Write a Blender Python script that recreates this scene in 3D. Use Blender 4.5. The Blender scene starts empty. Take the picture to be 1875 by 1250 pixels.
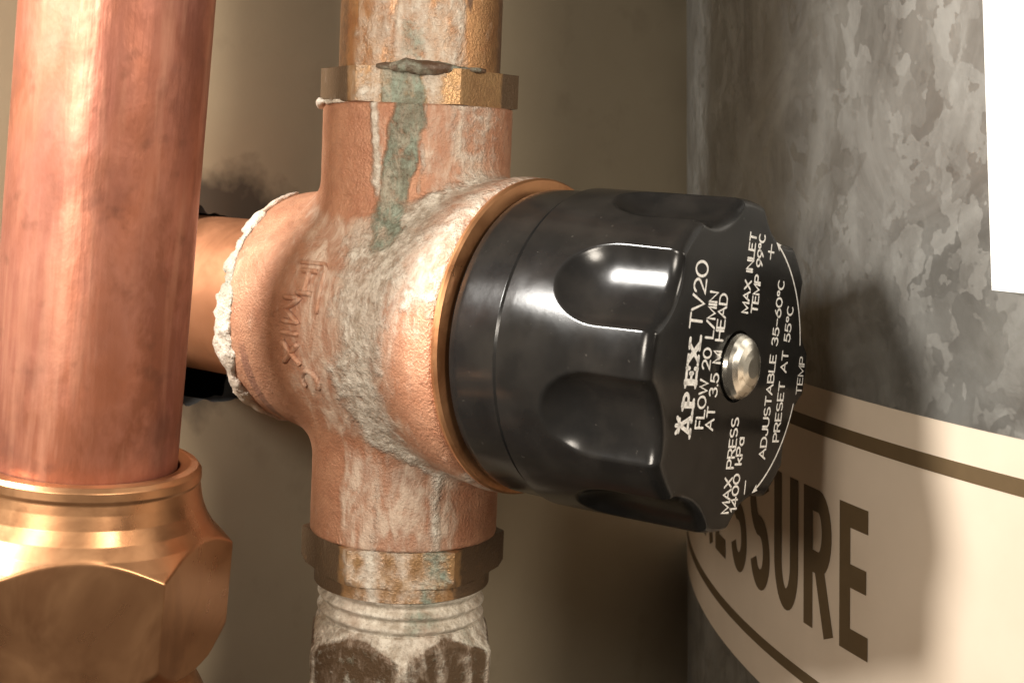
import bpy, math, random
import numpy as np
from mathutils import Matrix, Vector

sc = bpy.context.scene
MM = 0.001

# ------------------------------------------------------------------ camera
# camera frame: x right, y forward, z up; W turns it so that the tank stands plumb
W = Matrix.Rotation(math.atan(-0.054), 4, 'X')
cam_d = bpy.data.cameras.new('camera')
cam = bpy.data.objects.new('camera', cam_d)
sc.collection.objects.link(cam)
cam.matrix_world = W @ Matrix.Rotation(math.pi / 2, 4, 'X')
cam_d.sensor_width = 36.0
cam_d.lens = 36.0 * 2600 / 1875
cam_d.shift_y = -(625 - 450) / 1875
cam_d.clip_start = 0.01
cam_d.clip_end = 20
cam_d.dof.use_dof = True
cam_d.dof.focus_distance = 0.285
cam_d.dof.aperture_fstop = 45
sc.camera = cam

# ------------------------------------------------------------------ light
world = bpy.data.worlds.new('World')
sc.world = world
world.use_nodes = True
bg = world.node_tree.nodes['Background']
bg.inputs['Color'].default_value = (1.0, 0.86, 0.70, 1)
bg.inputs['Strength'].default_value = 0.08


def area(name, pos, target, size, power, col, sy=None):
    d = bpy.data.lights.new(name, 'AREA')
    d.shape = 'RECTANGLE' if sy else 'DISK'
    d.size = size
    if sy:
        d.size_y = sy
    d.energy = power
    d.color = col
    o = bpy.data.objects.new(name, d)
    sc.collection.objects.link(o)
    p = W @ Vector(pos)
    t = W @ Vector(target)
    o.location = p
    o.rotation_euler = (t - p).to_track_quat('-Z', 'Y').to_euler()
    return o


torch = area('work_torch', (-0.252, 0.148, 0.165), (0.040, 0.285, -0.045), 0.070, 0.62, (1.0, 0.96, 0.90))
torch.data.spread = math.radians(76)
area('room_light', (0.270, -0.10, 0.12), (-0.03, 0.32, -0.02), 0.12, 1.30, (1.0, 0.89, 0.75))
area('left_fill', (-0.165, -0.01, 0.045), (-0.03, 0.30, -0.02), 0.075, 0.90, (1.0, 0.90, 0.77))  # added fill lamp, set left so the valve neck shades the wall

sc.view_settings.view_transform = 'Standard'
sc.view_settings.look = 'None'
sc.view_settings.gamma = 1
sc.view_settings.exposure = 0
sc.view_settings.use_curve_mapping = False
sc.render.engine = 'CYCLES'
sc.cycles.use_denoising = True
sc.cycles.max_bounces = 8

# ------------------------------------------------------------------ helpers: noise and meshing


def _hash(ix, iy, iz, seed):
    h = (ix * 374761393 + iy * 668265263 + iz * 2147483647 + seed * 974634777) & 0xFFFFFFFF
    h = ((h ^ (h >> 13)) * 1274126177) & 0xFFFFFFFF
    h = ((h ^ (h >> 16)) * 2246822519) & 0xFFFFFFFF
    return ((h ^ (h >> 15)) & 0xFFFFFF) / float(0xFFFFFF)


def vnoise(p, scale, seed=0):
    q = np.asarray(p, float) / scale + 1000.0
    i = np.floor(q).astype(np.int64)
    f = q - i
    f = f * f * (3 - 2 * f)
    out = 0
    for dx in (0, 1):
        for dy in (0, 1):
            for dz in (0, 1):
                w = (f[..., 0] if dx else 1 - f[..., 0]) * (f[..., 1] if dy else 1 - f[..., 1]) * (f[..., 2] if dz else 1 - f[..., 2])
                out = out + w * _hash(i[..., 0] + dx, i[..., 1] + dy, i[..., 2] + dz, seed)
    return out * 2 - 1


def fbm(p, scale, seed=0, octs=4):
    s, a, t = 0, 1.0, 0
    for k in range(octs):
        s = s + a * vnoise(p, scale / 2 ** k, seed + 17 * k)
        t += a
        a *= 0.55
    return s / t


def sstep(a, b, x):
    t = np.clip((x - a) / (b - a), 0, 1)
    return t * t * (3 - 2 * t)


def new_mesh(name, verts, faces, mat, parent=None, smooth=True, mask=None, sharp=None):
    """verts in millimetres"""
    me = bpy.data.meshes.new(name)
    verts = np.asarray(verts, float) * MM
    me.from_pydata(verts.tolist(), [], faces if isinstance(faces, list) else faces.tolist())
    me.validate()
    if smooth:
        me.polygons.foreach_set('use_smooth', [True] * len(me.polygons))
        if sharp:
            me.set_sharp_from_angle(angle=math.radians(sharp))
    if mask is not None:
        at = me.color_attributes.new('mask', 'FLOAT_COLOR', 'POINT')
        m = np.ones((len(me.vertices), 4), np.float32)
        m[:, 3] = 0
        m[:, :mask.shape[1]] = mask
        at.data.foreach_set('color', m.ravel())
    me.materials.append(mat)
    o = bpy.data.objects.new(name, me)
    sc.collection.objects.link(o)
    if parent is not None:
        o.parent = parent
    return o


def thing(name, label, cat, M=None, group=None):
    o = bpy.data.objects.new(name, None)
    o.empty_display_size = 0.01
    sc.collection.objects.link(o)
    if M is not None:
        o.matrix_world = M
    o['label'] = label
    o['category'] = cat
    if group:
        o['group'] = group
    return o


def tag(o, label, cat, group=None):
    o['label'] = label
    o['category'] = cat
    if group:
        o['group'] = group
    return o


def surface_nets(fun, lo, hi, h):
    lo = np.array(lo, float)
    n = np.ceil((np.array(hi) - lo) / h).astype(int) + 1
    ax = [lo[k] + h * np.arange(n[k]) for k in range(3)]
    X, Y, Z = np.meshgrid(*ax, indexing='ij')
    d = fun(np.stack([X, Y, Z], -1))
    s = d < 0
    nx, ny, nz = n
    acc = np.zeros((nx - 1, ny - 1, nz - 1, 3))
    cnt = np.zeros((nx - 1, ny - 1, nz - 1))
    corner = lambda A, dx, dy, dz: A[dx:nx - 1 + dx, dy:ny - 1 + dy, dz:nz - 1 + dz]
    base = np.stack(np.meshgrid(np.arange(nx - 1), np.arange(ny - 1), np.arange(nz - 1), indexing='ij'), -1)
    for a in range(3):
        b, c = [k for k in range(3) if k != a]
        for ob in (0, 1):
            for oc in (0, 1):
                o0 = [0, 0, 0]
                o0[b], o0[c] = ob, oc
                o1 = list(o0)
                o1[a] = 1
                d0, d1 = corner(d, *o0), corner(d, *o1)
                cr = (d0 < 0) != (d1 < 0)
                t = np.where(cr, d0 / np.where(cr, d0 - d1, 1), 0)
                for k in range(3):
                    v = t if k == a else o0[k]
                    acc[..., k] += np.where(cr, v, 0)
                cnt += cr
    act = cnt > 0
    idx = -np.ones(act.shape, int)
    idx[act] = np.arange(act.sum())
    V = (base[act] + acc[act] / cnt[act][:, None]) * h + lo
    F = []
    for a in range(3):
        b, c = (a + 1) % 3, (a + 2) % 3
        sl0 = [slice(1, -1)] * 3
        sl0[a] = slice(0, -1)
        sl1 = list(sl0)
        sl1[a] = slice(1, None)
        s0, s1 = s[tuple(sl0)], s[tuple(sl1)]
        w = np.argwhere(s0 != s1)
        flip = s0[tuple(w.T)]
        off = np.ones(3, int)
        off[a] = 0
        g = w + off

        def cell(db, dc):
            q = g.copy()
            q[:, b] -= db
            q[:, c] -= dc
            return idx[tuple(q.T)]
        quad = np.stack([cell(1, 1), cell(0, 1), cell(0, 0), cell(1, 0)], -1)
        quad[~flip] = quad[~flip][:, ::-1]
        F.append(quad)
    return V, np.concatenate(F)


def grid_surface(R, T, Z, axis='Z', cap0=None, cap1=None):
    """closed-in-theta radial grid: R,T,Z arrays (nz, nt). cap0/cap1 add a centre vertex at the ends."""
    nz, nt = R.shape
    x, y, z = R * np.cos(T), R * np.sin(T), Z
    V = np.stack([x, y, z], -1).reshape(-1, 3)
    i = np.arange(nz - 1)[:, None] * nt
    j = np.arange(nt)[None]
    j2 = (j + 1) % nt
    F = np.stack([i + j, i + j2, i + nt + j2, i + nt + j], -1).reshape(-1, 4).tolist()
    if cap0 is not None:
        V = np.vstack([V, [0, 0, cap0]])
        k = len(V) - 1
        F += [[int(k), (t + 1) % nt, t] for t in range(nt)]
    if cap1 is not None:
        V = np.vstack([V, [0, 0, cap1]])
        k = len(V) - 1
        b = (nz - 1) * nt
        F += [[int(k), b + t, b + (t + 1) % nt] for t in range(nt)]
    if axis == 'X':                       # z -> x, x -> y, y -> z
        V = V[:, [2, 0, 1]]
    return V, F


def prof_interp(pts, n):
    """dense resample of a profile of (r, z) points by arc length"""
    p = np.array(pts, float)
    L = np.r_[0, np.cumsum(np.hypot(*np.diff(p, axis=0).T))]
    t = np.unique(np.r_[np.linspace(0, L[-1], n), L])
    return np.interp(t, L, p[:, 0]), np.interp(t, L, p[:, 1])


def poly_radius(theta, n, apothem, phase, rnd=0.0):
    d = (theta - phase + math.pi / n) % (2 * math.pi / n) - math.pi / n
    r = apothem / np.cos(d)
    return r

# ------------------------------------------------------------------ helpers: materials


class NT:
    def __init__(self, name):
        self.m = bpy.data.materials.new(name)
        self.m.use_nodes = True
        self.t = self.m.node_tree
        self.b = self.t.nodes['Principled BSDF']
        tc = self.t.nodes.new('ShaderNodeTexCoord')
        self.co = tc.outputs['Object']

    def n(self, typ, **kw):
        x = self.t.nodes.new(typ)
        for k, v in kw.items():
            setattr(x, k, v)
        return x

    def link(self, a, b):
        self.t.links.new(a, b)

    def put(self, sock, v):
        if hasattr(v, 'node'):
            self.link(v, sock)
        elif isinstance(v, (tuple, list)) and len(v) == 3 and sock.type == 'RGBA':
            sock.default_value = (*v, 1)
        else:
            sock.default_value = v

    def mapping(self, scale, rot=(0, 0, 0)):
        x = self.n('ShaderNodeMapping')
        x.inputs['Scale'].default_value = scale
        x.inputs['Rotation'].default_value = rot
        self.link(self.co, x.inputs[0])
        return x.outputs[0]

    def noise(self, scale, detail=4, rough=0.55, dist=0.0, vec=None):
        x = self.n('ShaderNodeTexNoise')
        self.link(vec or self.co, x.inputs['Vector'])
        x.inputs['Scale'].default_value = scale
        x.inputs['Detail'].default_value = detail
        x.inputs['Roughness'].default_value = rough
        x.inputs['Distortion'].default_value = dist
        return x.outputs[0]

    def voro(self, scale, vec=None, feature='F1', out='Distance', rnd=1.0):
        x = self.n('ShaderNodeTexVoronoi', feature=feature)
        self.link(vec or self.co, x.inputs['Vector'])
        x.inputs['Scale'].default_value = scale
        x.inputs['Randomness'].default_value = rnd
        return x.outputs[out]

    def ramp(self, fac, stops):
        x = self.n('ShaderNodeValToRGB')
        self.link(fac, x.inputs[0])
        el = x.color_ramp.elements
        while len(el) < len(stops):
            el.new(0.5)
        for e, (p, c) in zip(el, stops):
            e.position = p
            e.color = (c, c, c, 1) if isinstance(c, (int, float)) else (*c, 1)
        return x.outputs[0]

    def mix(self, fac, a, b, mode='MIX'):
        x = self.n('ShaderNodeMix', data_type='RGBA', blend_type=mode)
        self.put(x.inputs[0], fac)
        self.put(x.inputs[6], a)
        self.put(x.inputs[7], b)
        return x.outputs[2]

    def math(self, op, a, b=0.0, clamp=False):
        x = self.n('ShaderNodeMath', operation=op, use_clamp=clamp)
        self.put(x.inputs[0], a)
        self.put(x.inputs[1], b)
        return x.outputs[0]

    def mapr(self, v, a, b, c, d):
        x = self.n('ShaderNodeMapRange')
        for k, q in enumerate((v, a, b, c, d)):
            self.put(x.inputs[k], q)
        return x.outputs[0]

    def bump(self, h, strength, dist, nrm=None):
        x = self.n('ShaderNodeBump')
        x.inputs['Strength'].default_value = strength
        x.inputs['Distance'].default_value = dist
        self.link(h, x.inputs['Height'])
        if nrm:
            self.link(nrm, x.inputs['Normal'])
        return x.outputs[0]

    def attr(self):
        x = self.n('ShaderNodeAttribute', attribute_name='mask')
        s = self.n('ShaderNodeSeparateColor')
        self.link(x.outputs['Color'], s.inputs[0])
        return list(s.outputs)[:3] + [x.outputs['Alpha']]

    def set(self, **kw):
        nm = dict(color='Base Color', metal='Metallic', rough='Roughness', normal='Normal', coat='Coat Weight',
                  coat_rough='Coat Roughness', spec='Specular IOR Level', aniso='Anisotropic')
        for k, v in kw.items():
            self.put(self.b.inputs[nm[k]], v)
        return self.m


def crusty_metal(name, metal_a, metal_b, rough=0.42, metallic=0.85, grain=0.00012, dark=(0.10, 0.055, 0.03)):
    """metal with lime scale (mask red), verdigris (mask green) and brown tarnish (mask blue)"""
    k = NT(name)
    w, g, t, fl = k.attr()
    n1 = k.noise(160, 5, 0.6)
    n2 = k.noise(480, 5, 0.62, 0.12)
    n3 = k.noise(75, 4, 0.6)
    n4 = k.noise(1700, 3, 0.6)
    ns = k.noise(330, 5, 0.65, 0.6, k.mapping((1, 1, 0.35)))
    metal = k.mix(k.ramp(n1, [(0.35, 0), (0.65, 1)]), metal_a, metal_b)
    metal = k.mix(k.math('MULTIPLY', k.ramp(n2, [(0.45, 0), (0.75, 1)]), 0.35), metal, dark)
    jit = k.math('ADD', k.math('MULTIPLY', k.math('SUBTRACT', n2, 0.5), 0.7), k.math('MULTIPLY', k.math('SUBTRACT', n4, 0.5), 0.25))
    wt = k.mapr(k.math('ADD', w, jit), 0.26, 0.72, 0, 1)
    gt = k.mapr(k.math('ADD', g, jit), 0.28, 0.74, 0, 1)
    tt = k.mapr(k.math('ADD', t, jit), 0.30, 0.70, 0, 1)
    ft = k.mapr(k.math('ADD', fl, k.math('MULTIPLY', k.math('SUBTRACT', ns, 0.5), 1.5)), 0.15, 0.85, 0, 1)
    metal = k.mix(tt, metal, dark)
    film = k.mix(k.ramp(ns, [(0.40, 0), (0.62, 1)]), (0.42, 0.275, 0.200), (0.70, 0.575, 0.455))
    metal2 = k.mix(k.math('MULTIPLY', ft, 0.8), metal, film)
    white = k.mix(k.ramp(n2, [(0.35, 0), (0.62, 1)]), (0.46, 0.395, 0.31), (0.86, 0.80, 0.69))
    white = k.mix(k.math('MULTIPLY', k.ramp(n4, [(0.56, 0), (0.70, 1)]), 0.5), white, (0.20, 0.150, 0.105))
    white = k.mix(k.math('MULTIPLY', k.ramp(n3, [(0.48, 0), (0.66, 1)]), 0.45), white, (0.44, 0.29, 0.205))
    green = k.mix(k.ramp(n2, [(0.35, 0), (0.65, 1)]), (0.130, 0.150, 0.105), (0.31, 0.385, 0.305))
    green = k.mix(k.math('MULTIPLY', k.ramp(ns, [(0.48, 0), (0.64, 1)]), 0.75), green, (0.50, 0.43, 0.33))
    green = k.mix(k.math('MULTIPLY', k.ramp(n3, [(0.50, 0), (0.66, 1)]), 0.5), green, (0.17, 0.125, 0.075))
    green = k.mix(k.math('MULTIPLY', k.ramp(n4, [(0.5, 0), (0.72, 1)]), 0.6), green, (0.055, 0.05, 0.03))
    col = k.mix(k.math('MULTIPLY', wt, 0.92), metal2, white)
    col = k.mix(k.math('MULTIPLY', gt, 0.92), col, green)
    cover = k.math('MAXIMUM', k.math('MAXIMUM', wt, gt), k.math('MULTIPLY', ft, 0.95))
    thickc = k.math('MAXIMUM', wt, gt)
    met = k.math('MULTIPLY', k.math('SUBTRACT', 1.0, k.math('MAXIMUM', cover, k.math('MULTIPLY', tt, 0.6))), metallic)
    rg = k.mapr(k.math('ADD', thickc, k.math('MULTIPLY', k.math('SUBTRACT', n2, 0.5), 0.6)), 0, 1, rough, 0.36)
    h = k.math('ADD', k.math('MULTIPLY', n2, k.math('ADD', 0.40, k.math('MULTIPLY', thickc, 1.0))), k.math('ADD', k.math('MULTIPLY', n4, k.math('ADD', 0.50, k.math('MULTIPLY', thickc, 0.35))), k.math('MULTIPLY', ns, k.math('MULTIPLY', ft, 0.4))))
    return k.set(color=col, metal=met, rough=rg, normal=k.bump(h, 0.8, grain * 4))


def plain_metal(name, a, b, rough=0.3, metallic=1.0, scale=120, dark=None, stretch=(1, 1, 1), bump=0.00003, spots=0.0):
    k = NT(name)
    v = k.mapping(stretch)
    n1 = k.noise(scale, 5, 0.6, 0.4, v)
    n2 = k.noise(scale * 4, 4, 0.6, 0, v)
    col = k.mix(k.ramp(n1, [(0.35, 0), (0.65, 1)]), a, b)
    if dark:
        col = k.mix(k.math('MULTIPLY', k.ramp(k.noise(scale * 0.8, 4, 0.65, 0.8, v), [(0.50, 0), (0.66, 1)]), 0.75), col, dark)
        if spots:
            col = k.mix(k.math('MULTIPLY', k.ramp(k.noise(scale * 2.3, 2, 0.4), [(0.66, 0), (0.70, 1)]), spots), col, (dark[0] * .4, dark[1] * .4, dark[2] * .4))
    rg = k.mapr(n1, 0.3, 0.7, rough * 0.75, rough * 1.35)
    return k.set(color=col, metal=metallic, rough=rg, normal=k.bump(k.math('ADD', n1, k.math('MULTIPLY', n2, 0.3)), 0.6, bump))


# ------------------------------------------------------------------ frames
def frame(A, U, O):
    A = Vector(A).normalized()
    U = Vector(U)
    U = (U - A * U.dot(A)).normalized()
    Y = U.cross(A)
    M = Matrix(((A.x, Y.x, U.x, O[0] * MM), (A.y, Y.y, U.y, O[1] * MM), (A.z, Y.z, U.z, O[2] * MM), (0, 0, 0, 1)))
    return W @ M


O = (-0.0712 * 317.6, 317.6, (450 - 585) * 317.6 / 2600)
VALVE = frame((0.8, -0.6, -0.07), (0.04, -0.063, 1), O)

# ------------------------------------------------------------------ setting: wall with a torn hole
k = NT('painted_wall')
n1 = k.noise(18, 5, 0.55)
n2 = k.noise(900, 3, 0.6)
n3 = k.noise(55, 4, 0.6)
wc = k.mix(k.ramp(n1, [(0.3, 0), (0.7, 1)]), (0.375, 0.302, 0.200), (0.435, 0.355, 0.24))
wc = k.mix(k.math('MULTIPLY', k.ramp(n3, [(0.58, 0), (0.75, 1)]), 0.25), wc, (0.20, 0.155, 0.10))
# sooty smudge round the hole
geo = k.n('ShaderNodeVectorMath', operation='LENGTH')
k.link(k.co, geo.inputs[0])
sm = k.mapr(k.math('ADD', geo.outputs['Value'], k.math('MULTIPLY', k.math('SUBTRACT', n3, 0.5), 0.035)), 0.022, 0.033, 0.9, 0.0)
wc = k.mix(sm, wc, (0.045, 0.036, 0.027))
WALL = k.set(color=wc, rough=0.7, normal=k.bump(k.math('ADD', k.math('MULTIPLY', n2, 0.4), k.math('MULTIPLY', n1, 2)), 0.25, 0.0002))
k = NT('cavity_shade')
CAV = k.set(color=k.mix(k.noise(90), (0.006, 0.005, 0.004), (0.02, 0.016, 0.012)), rough=0.95)  # near-black stands in for the shade inside the hole and on its cut edge

hp = VALVE @ Vector((-0.064, 0, 0))
WALLF = frame((0.655, -0.755, -0.041), (0, -0.054, 1), (0, 0, 0))
WALLF.translation = hp
# the wall's own plane: local y,z in the wall, local x out of it
nt = 220
th = np.linspace(0, 2 * np.pi, nt, endpoint=False)
cy, cz = -7.0, -1.6
nz_ = np.stack([np.cos(th) * 10, np.sin(th) * 10, 0 * th], -1)
rh = 22.6 + 1.3 * vnoise(nz_, 3.5, 3) + 0.9 * vnoise(nz_, 1.0, 4)
low = sstep(0.15, 0.9, -np.sin(th))
rh += low * (3.0 + 2.6 * vnoise(nz_, 2.2, 8) + 0.9 * vnoise(nz_, 0.8, 9))
hy, hz = cy + rh * np.cos(th), cz + rh * np.sin(th)
Vw, Fw = [], []
rings = [0, 1.2, 4, 10, 30, 90, 300, 1400]
for q in rings:
    for j in range(nt):
        f = (rh[j] + q) / rh[j]
        x = 0.0
        if q == 0:
            x = 0.0
        Vw.append((x, cy + (hy[j] - cy) * f, cz + (hz[j] - cz) * f))
for i in range(len(rings) - 1):
    for j in range(nt):
        j2 = (j + 1) % nt
        Fw.append([i * nt + j, (i + 1) * nt + j, (i + 1) * nt + j2, i * nt + j2])
b = len(Vw)
for j in range(nt):
    Vw.append((-11.0, cy + (hy[j] - cy) * 1.02, cz + (hz[j] - cz) * 1.02))
for j in range(nt):
    j2 = (j + 1) % nt
    Fw.append([j, j2, b + j2, b + j])
wall = new_mesh('wall', Vw, Fw, WALL, None, True, sharp=35)
wall.data.materials.append(CAV)
for pl_ in list(wall.data.polygons)[-nt:]:
    pl_.material_index = 1
wall.matrix_world = WALLF
wall['kind'] = 'structure'
cavv = [(-11.0, -70, -70), (-11.0, 70, -70), (-11.0, 70, 70), (-11.0, -70, 70), (-60, -70, -70), (-60, 70, -70), (-60, 70, 70), (-60, -70, 70)]
new_mesh('wall_cavity', cavv, [[4, 5, 6, 7], [0, 1, 5, 4], [1, 2, 6, 5], [2, 3, 7, 6], [3, 0, 4, 7]], CAV, wall, False)

# ------------------------------------------------------------------ storage tank
TR, TC = 370.0, (422.97, 407.0, 0.0)
ax = Vector((-0.00796, -0.05383, 0.99852)).normalized()
e1 = Vector((-1, 0, 0))
e1 = (e1 - ax * e1.dot(ax)).normalized()
e2 = ax.cross(e1)
TANK = W @ Matrix(((e1.x, e2.x, ax.x, TC[0] * MM), (e1.y, e2.y, ax.y, TC[1] * MM), (e1.z, e2.z, ax.z, TC[2] * MM), (0, 0, 0, 1)))

k = NT('galvanised_sheet')
sep = k.n('ShaderNodeSeparateXYZ')
k.link(k.co, sep.inputs[0])
wob = k.n('ShaderNodeTexNoise')
k.link(k.co, wob.inputs['Vector'])
wob.inputs['Scale'].default_value = 120
wob.inputs['Detail'].default_value = 3
dv = k.n('ShaderNodeVectorMath', operation='MULTIPLY_ADD')
k.link(wob.outputs['Color'], dv.inputs[0])
dv.inputs[1].default_value = (0.022, 0.022, 0.030)
k.link(k.mapping((1, 1, 0.62)), dv.inputs[2])
cell = k.voro(170, dv.outputs[0], out='Color')
cell2 = k.voro(90, dv.outputs[0], out='Color')
sp = k.n('ShaderNodeSeparateColor')
k.link(cell, sp.inputs[0])
sp2 = k.n('ShaderNodeSeparateColor')
k.link(cell2, sp2.inputs[0])
big = k.noise(16, 3, 0.5)
val = k.math('ADD', k.math('MULTIPLY', sp.outputs[0], 0.55), k.math('MULTIPLY', sp2.outputs[1], 0.45))
gc = k.mix(k.math('ADD', k.math('MULTIPLY', val, 0.20), k.math('MULTIPLY', k.ramp(k.noise(40, 5, 0.60, 1.6, k.mapping((1, 1, 0.7))), [(0.34, 0), (0.66, 1)]), 0.70)), (0.175, 0.165, 0.147), (0.375, 0.370, 0.345))
gc = k.mix(k.math('MULTIPLY', k.ramp(big, [(0.45, 0), (0.7, 1)]), 0.3), gc, (0.175, 0.155, 0.132))
grg = k.mapr(sp.outputs[1], 0, 1, 0.34, 0.56)
GALV = k.set(color=gc, metal=0.75, rough=grg, normal=k.bump(k.math('ADD', val, k.math('MULTIPLY', k.noise(500, 4), 0.5)), 0.18, 0.0005))

k = NT('gold_band_film')
bc = k.mix(k.ramp(k.noise(30, 4), [(0.35, 0), (0.65, 1)]), (0.66, 0.545, 0.425), (0.72, 0.60, 0.475))
BAND = k.set(color=bc, metal=0.25, rough=0.42, normal=k.bump(k.noise(700, 3), 0.15, 0.0001))
k = NT('brown_print')
PRINT = k.set(color=k.mix(k.noise(300, 4), (0.085, 0.055, 0.026), (0.115, 0.075, 0.036)), metal=0.1, rough=0.45)
k = NT('white_paper_label')
PAPER = k.set(color=k.mix(k.noise(200, 4), (0.80, 0.80, 0.78), (0.84, 0.84, 0.82)), rough=0.55)

tank = thing('storage_tank', 'galvanised steel hot water tank standing to the right of the valve', 'tank', TANK)


def tank_patch(name, s0, s1, h0, h1, mat, parent, off, ns=60, nh=4, slant=0.0, thick=0.12):
    """a thin sheet on the shell: arc length s, height h in mm"""
    V, F = [], []
    for layer in (0, 1):
        r = TR + (off if layer else off - thick)
        for i in range(nh + 1):
            for j in range(ns + 1):
                h = h0 + (h1 - h0) * i / nh
                s = s0 + (s1 - s0) * j / ns + slant * (h - h0)
                V.append((r * math.cos(s / TR), r * math.sin(s / TR), h))
    m = (nh + 1) * (ns + 1)
    q = ns + 1
    for i in range(nh):
        for j in range(ns):
            a = m + i * q + j
            F.append([a, a + 1, a + q + 1, a + q])
    edge = [j for j in range(q)] + [i * q + ns for i in range(1, nh + 1)] + [nh * q + j for j in range(ns - 1, -1, -1)] + [i * q for i in range(nh - 1, 0, -1)]
    for a, c in zip(edge, edge[1:] + edge[:1]):
        F.append([a, c, c + m, a + m])
    return new_mesh(name, V, F, mat, parent, True, sharp=30)


T, Z = np.meshgrid(np.linspace(0, 2 * np.pi, 360, endpoint=False), np.linspace(-700, 700, 29))
V, F = grid_surface(np.full_like(T, TR), T, Z, cap0=-700, cap1=700)
new_mesh('shell', V, F, GALV, tank, True, sharp=40)
band = tank_patch('band_label', -260, 420, -99.2, -22.7, BAND, tank, 0.15, 240, 6)
tank_patch('stripe', -258, 418, -32.8, -29.6, PRINT, band, 0.25, 240, 1)
tank_patch('stripe', -258, 418, -90.3, -87.6, PRINT, band, 0.25, 240, 1)
tank_patch('paper_label', 157.8, 262, 3.0, 190, PAPER, tank, 0.3, 40, 10, slant=-0.058)['label'] = 'blank white paper label, overexposed'

# ------------------------------------------------------------------ stroke lettering


def arc(cx, cy, rx, ry, a0, a1, n=14):
    t = np.radians(np.linspace(a0, a1, n))
    return [(cx + rx * math.cos(q), cy + ry * math.sin(q)) for q in t]


G = {
    'A': (.78, [[(0, 0), (.39, 1), (.78, 0)], [(.15, .36), (.63, .36)]]),
    'B': (.66, [[(0, 0), (0, 1), (.38, 1)] + arc(.38, .76, .22, .24, 90, -90)[1:] + [(0, .52)], [(.38, .52)] + arc(.40, .26, .26, .26, 90, -90) + [(0, 0)]]),
    'C': (.74, [arc(.38, .5, .38, .5, 52, 308, 22)]),
    'D': (.72, [[(0, 0), (0, 1), (.32, 1)] + arc(.32, .5, .40, .5, 90, -90, 18)[1:-1] + [(.32, 0), (0, 0)]]),
    'E': (.58, [[(.58, 1), (0, 1), (0, 0), (.58, 0)], [(0, .52), (.50, .52)]]),
    'F': (.56, [[(.56, 1), (0, 1), (0, 0)], [(0, .52), (.48, .52)]]),
    'H': (.70, [[(0, 0), (0, 1)], [(.70, 0), (.70, 1)], [(0, .52), (.70, .52)]]),
    'I': (.02, [[(.01, 0), (.01, 1)]]),
    'J': (.50, [[(.5, 1), (.5, .28)] + arc(.25, .27, .25, .27, 0, -180)]),
    'L': (.54, [[(0, 1), (0, 0), (.54, 0)]]),
    'M': (.84, [[(0, 0), (0, 1), (.42, .1), (.84, 1), (.84, 0)]]),
    'N': (.72, [[(0, 0), (0, 1), (.72, 0), (.72, 1)]]),
    'O': (.84, [arc(.42, .5, .42, .5, 90, 450, 28)]),
    'P': (.62, [[(0, 0), (0, 1), (.36, 1)] + arc(.36, .73, .26, .27, 90, -90)[1:] + [(0, .46)]]),
    'R': (.66, [[(0, 0), (0, 1), (.37, 1)] + arc(.37, .74, .26, .26, 90, -90)[1:] + [(0, .48)], [(.36, .48), (.66, 0)]]),
    'S': (.64, [arc(.32, .745, .29, .255, 40, 270, 16)[:-1] + arc(.32, .25, .31, .245, 90, -140, 18)]),
    'T': (.68, [[(0, 1), (.68, 1)], [(.34, 1), (.34, 0)]]),
    'U': (.68, [[(0, 1), (0, .33)] + arc(.34, .33, .34, .33, 180, 360, 18) + [(.68, 1)]]),
    'V': (.74, [[(0, 1), (.37, 0), (.74, 1)]]),
    'W': (1.06, [[(0, 1), (.26, 0), (.53, .95), (.80, 0), (1.06, 1)]]),
    'X': (.72, [[(0, 0), (.72, 1)], [(0, 1), (.72, 0)]]),
    '0': (.70, [arc(.35, .5, .35, .5, 90, 450, 26)]),
    '1': (.20, [[(0, .78), (.18, 1), (.18, 0)]]),
    '2': (.62, [arc(.31, .70, .30, .30, 165, -35, 14) + [(0, 0), (.62, 0)]]),
    '3': (.60, [arc(.29, .76, .26, .24, 150, -85, 14)[:-1] + arc(.29, .265, .30, .265, 85, -155, 16)]),
    '4': (.66, [[(.48, 0), (.48, 1), (0, .28), (.66, .28)]]),
    '5': (.60, [[(.54, 1), (.10, 1), (.05, .54)] + arc(.28, .32, .31, .32, 125, -150, 18)]),
    '6': (.62, [[(.50, 1)] + [(.22, .72), (.06, .48)] + arc(.31, .31, .31, .31, 170, -190, 24)]),
    '9': (.62, [[(.12, 0)] + [(.40, .28), (.56, .52)] + arc(.31, .69, .31, .31, -10, 350, 24)]),
    '.': (.04, [[(.02, 0), (.02, .05)]]),
    '/': (.50, [[(0, -.05), (.50, 1.05)]]),
    '-': (.50, [[(0, .5), (.50, .5)]]),
    'o': (.34, [arc(.17, .80, .17, .19, 90, 450, 16)]),       # the degree ring
    'k': (.50, [[(0, 0), (0, 1)], [(.46, .66), (.02, .28)], [(.18, .42), (.50, 0)]]),
    'a': (.54, [arc(.27, .32, .27, .32, 90, 450, 20), [(.54, .66), (.54, 0)]]),
    ' ': (.42, []),
}


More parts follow.
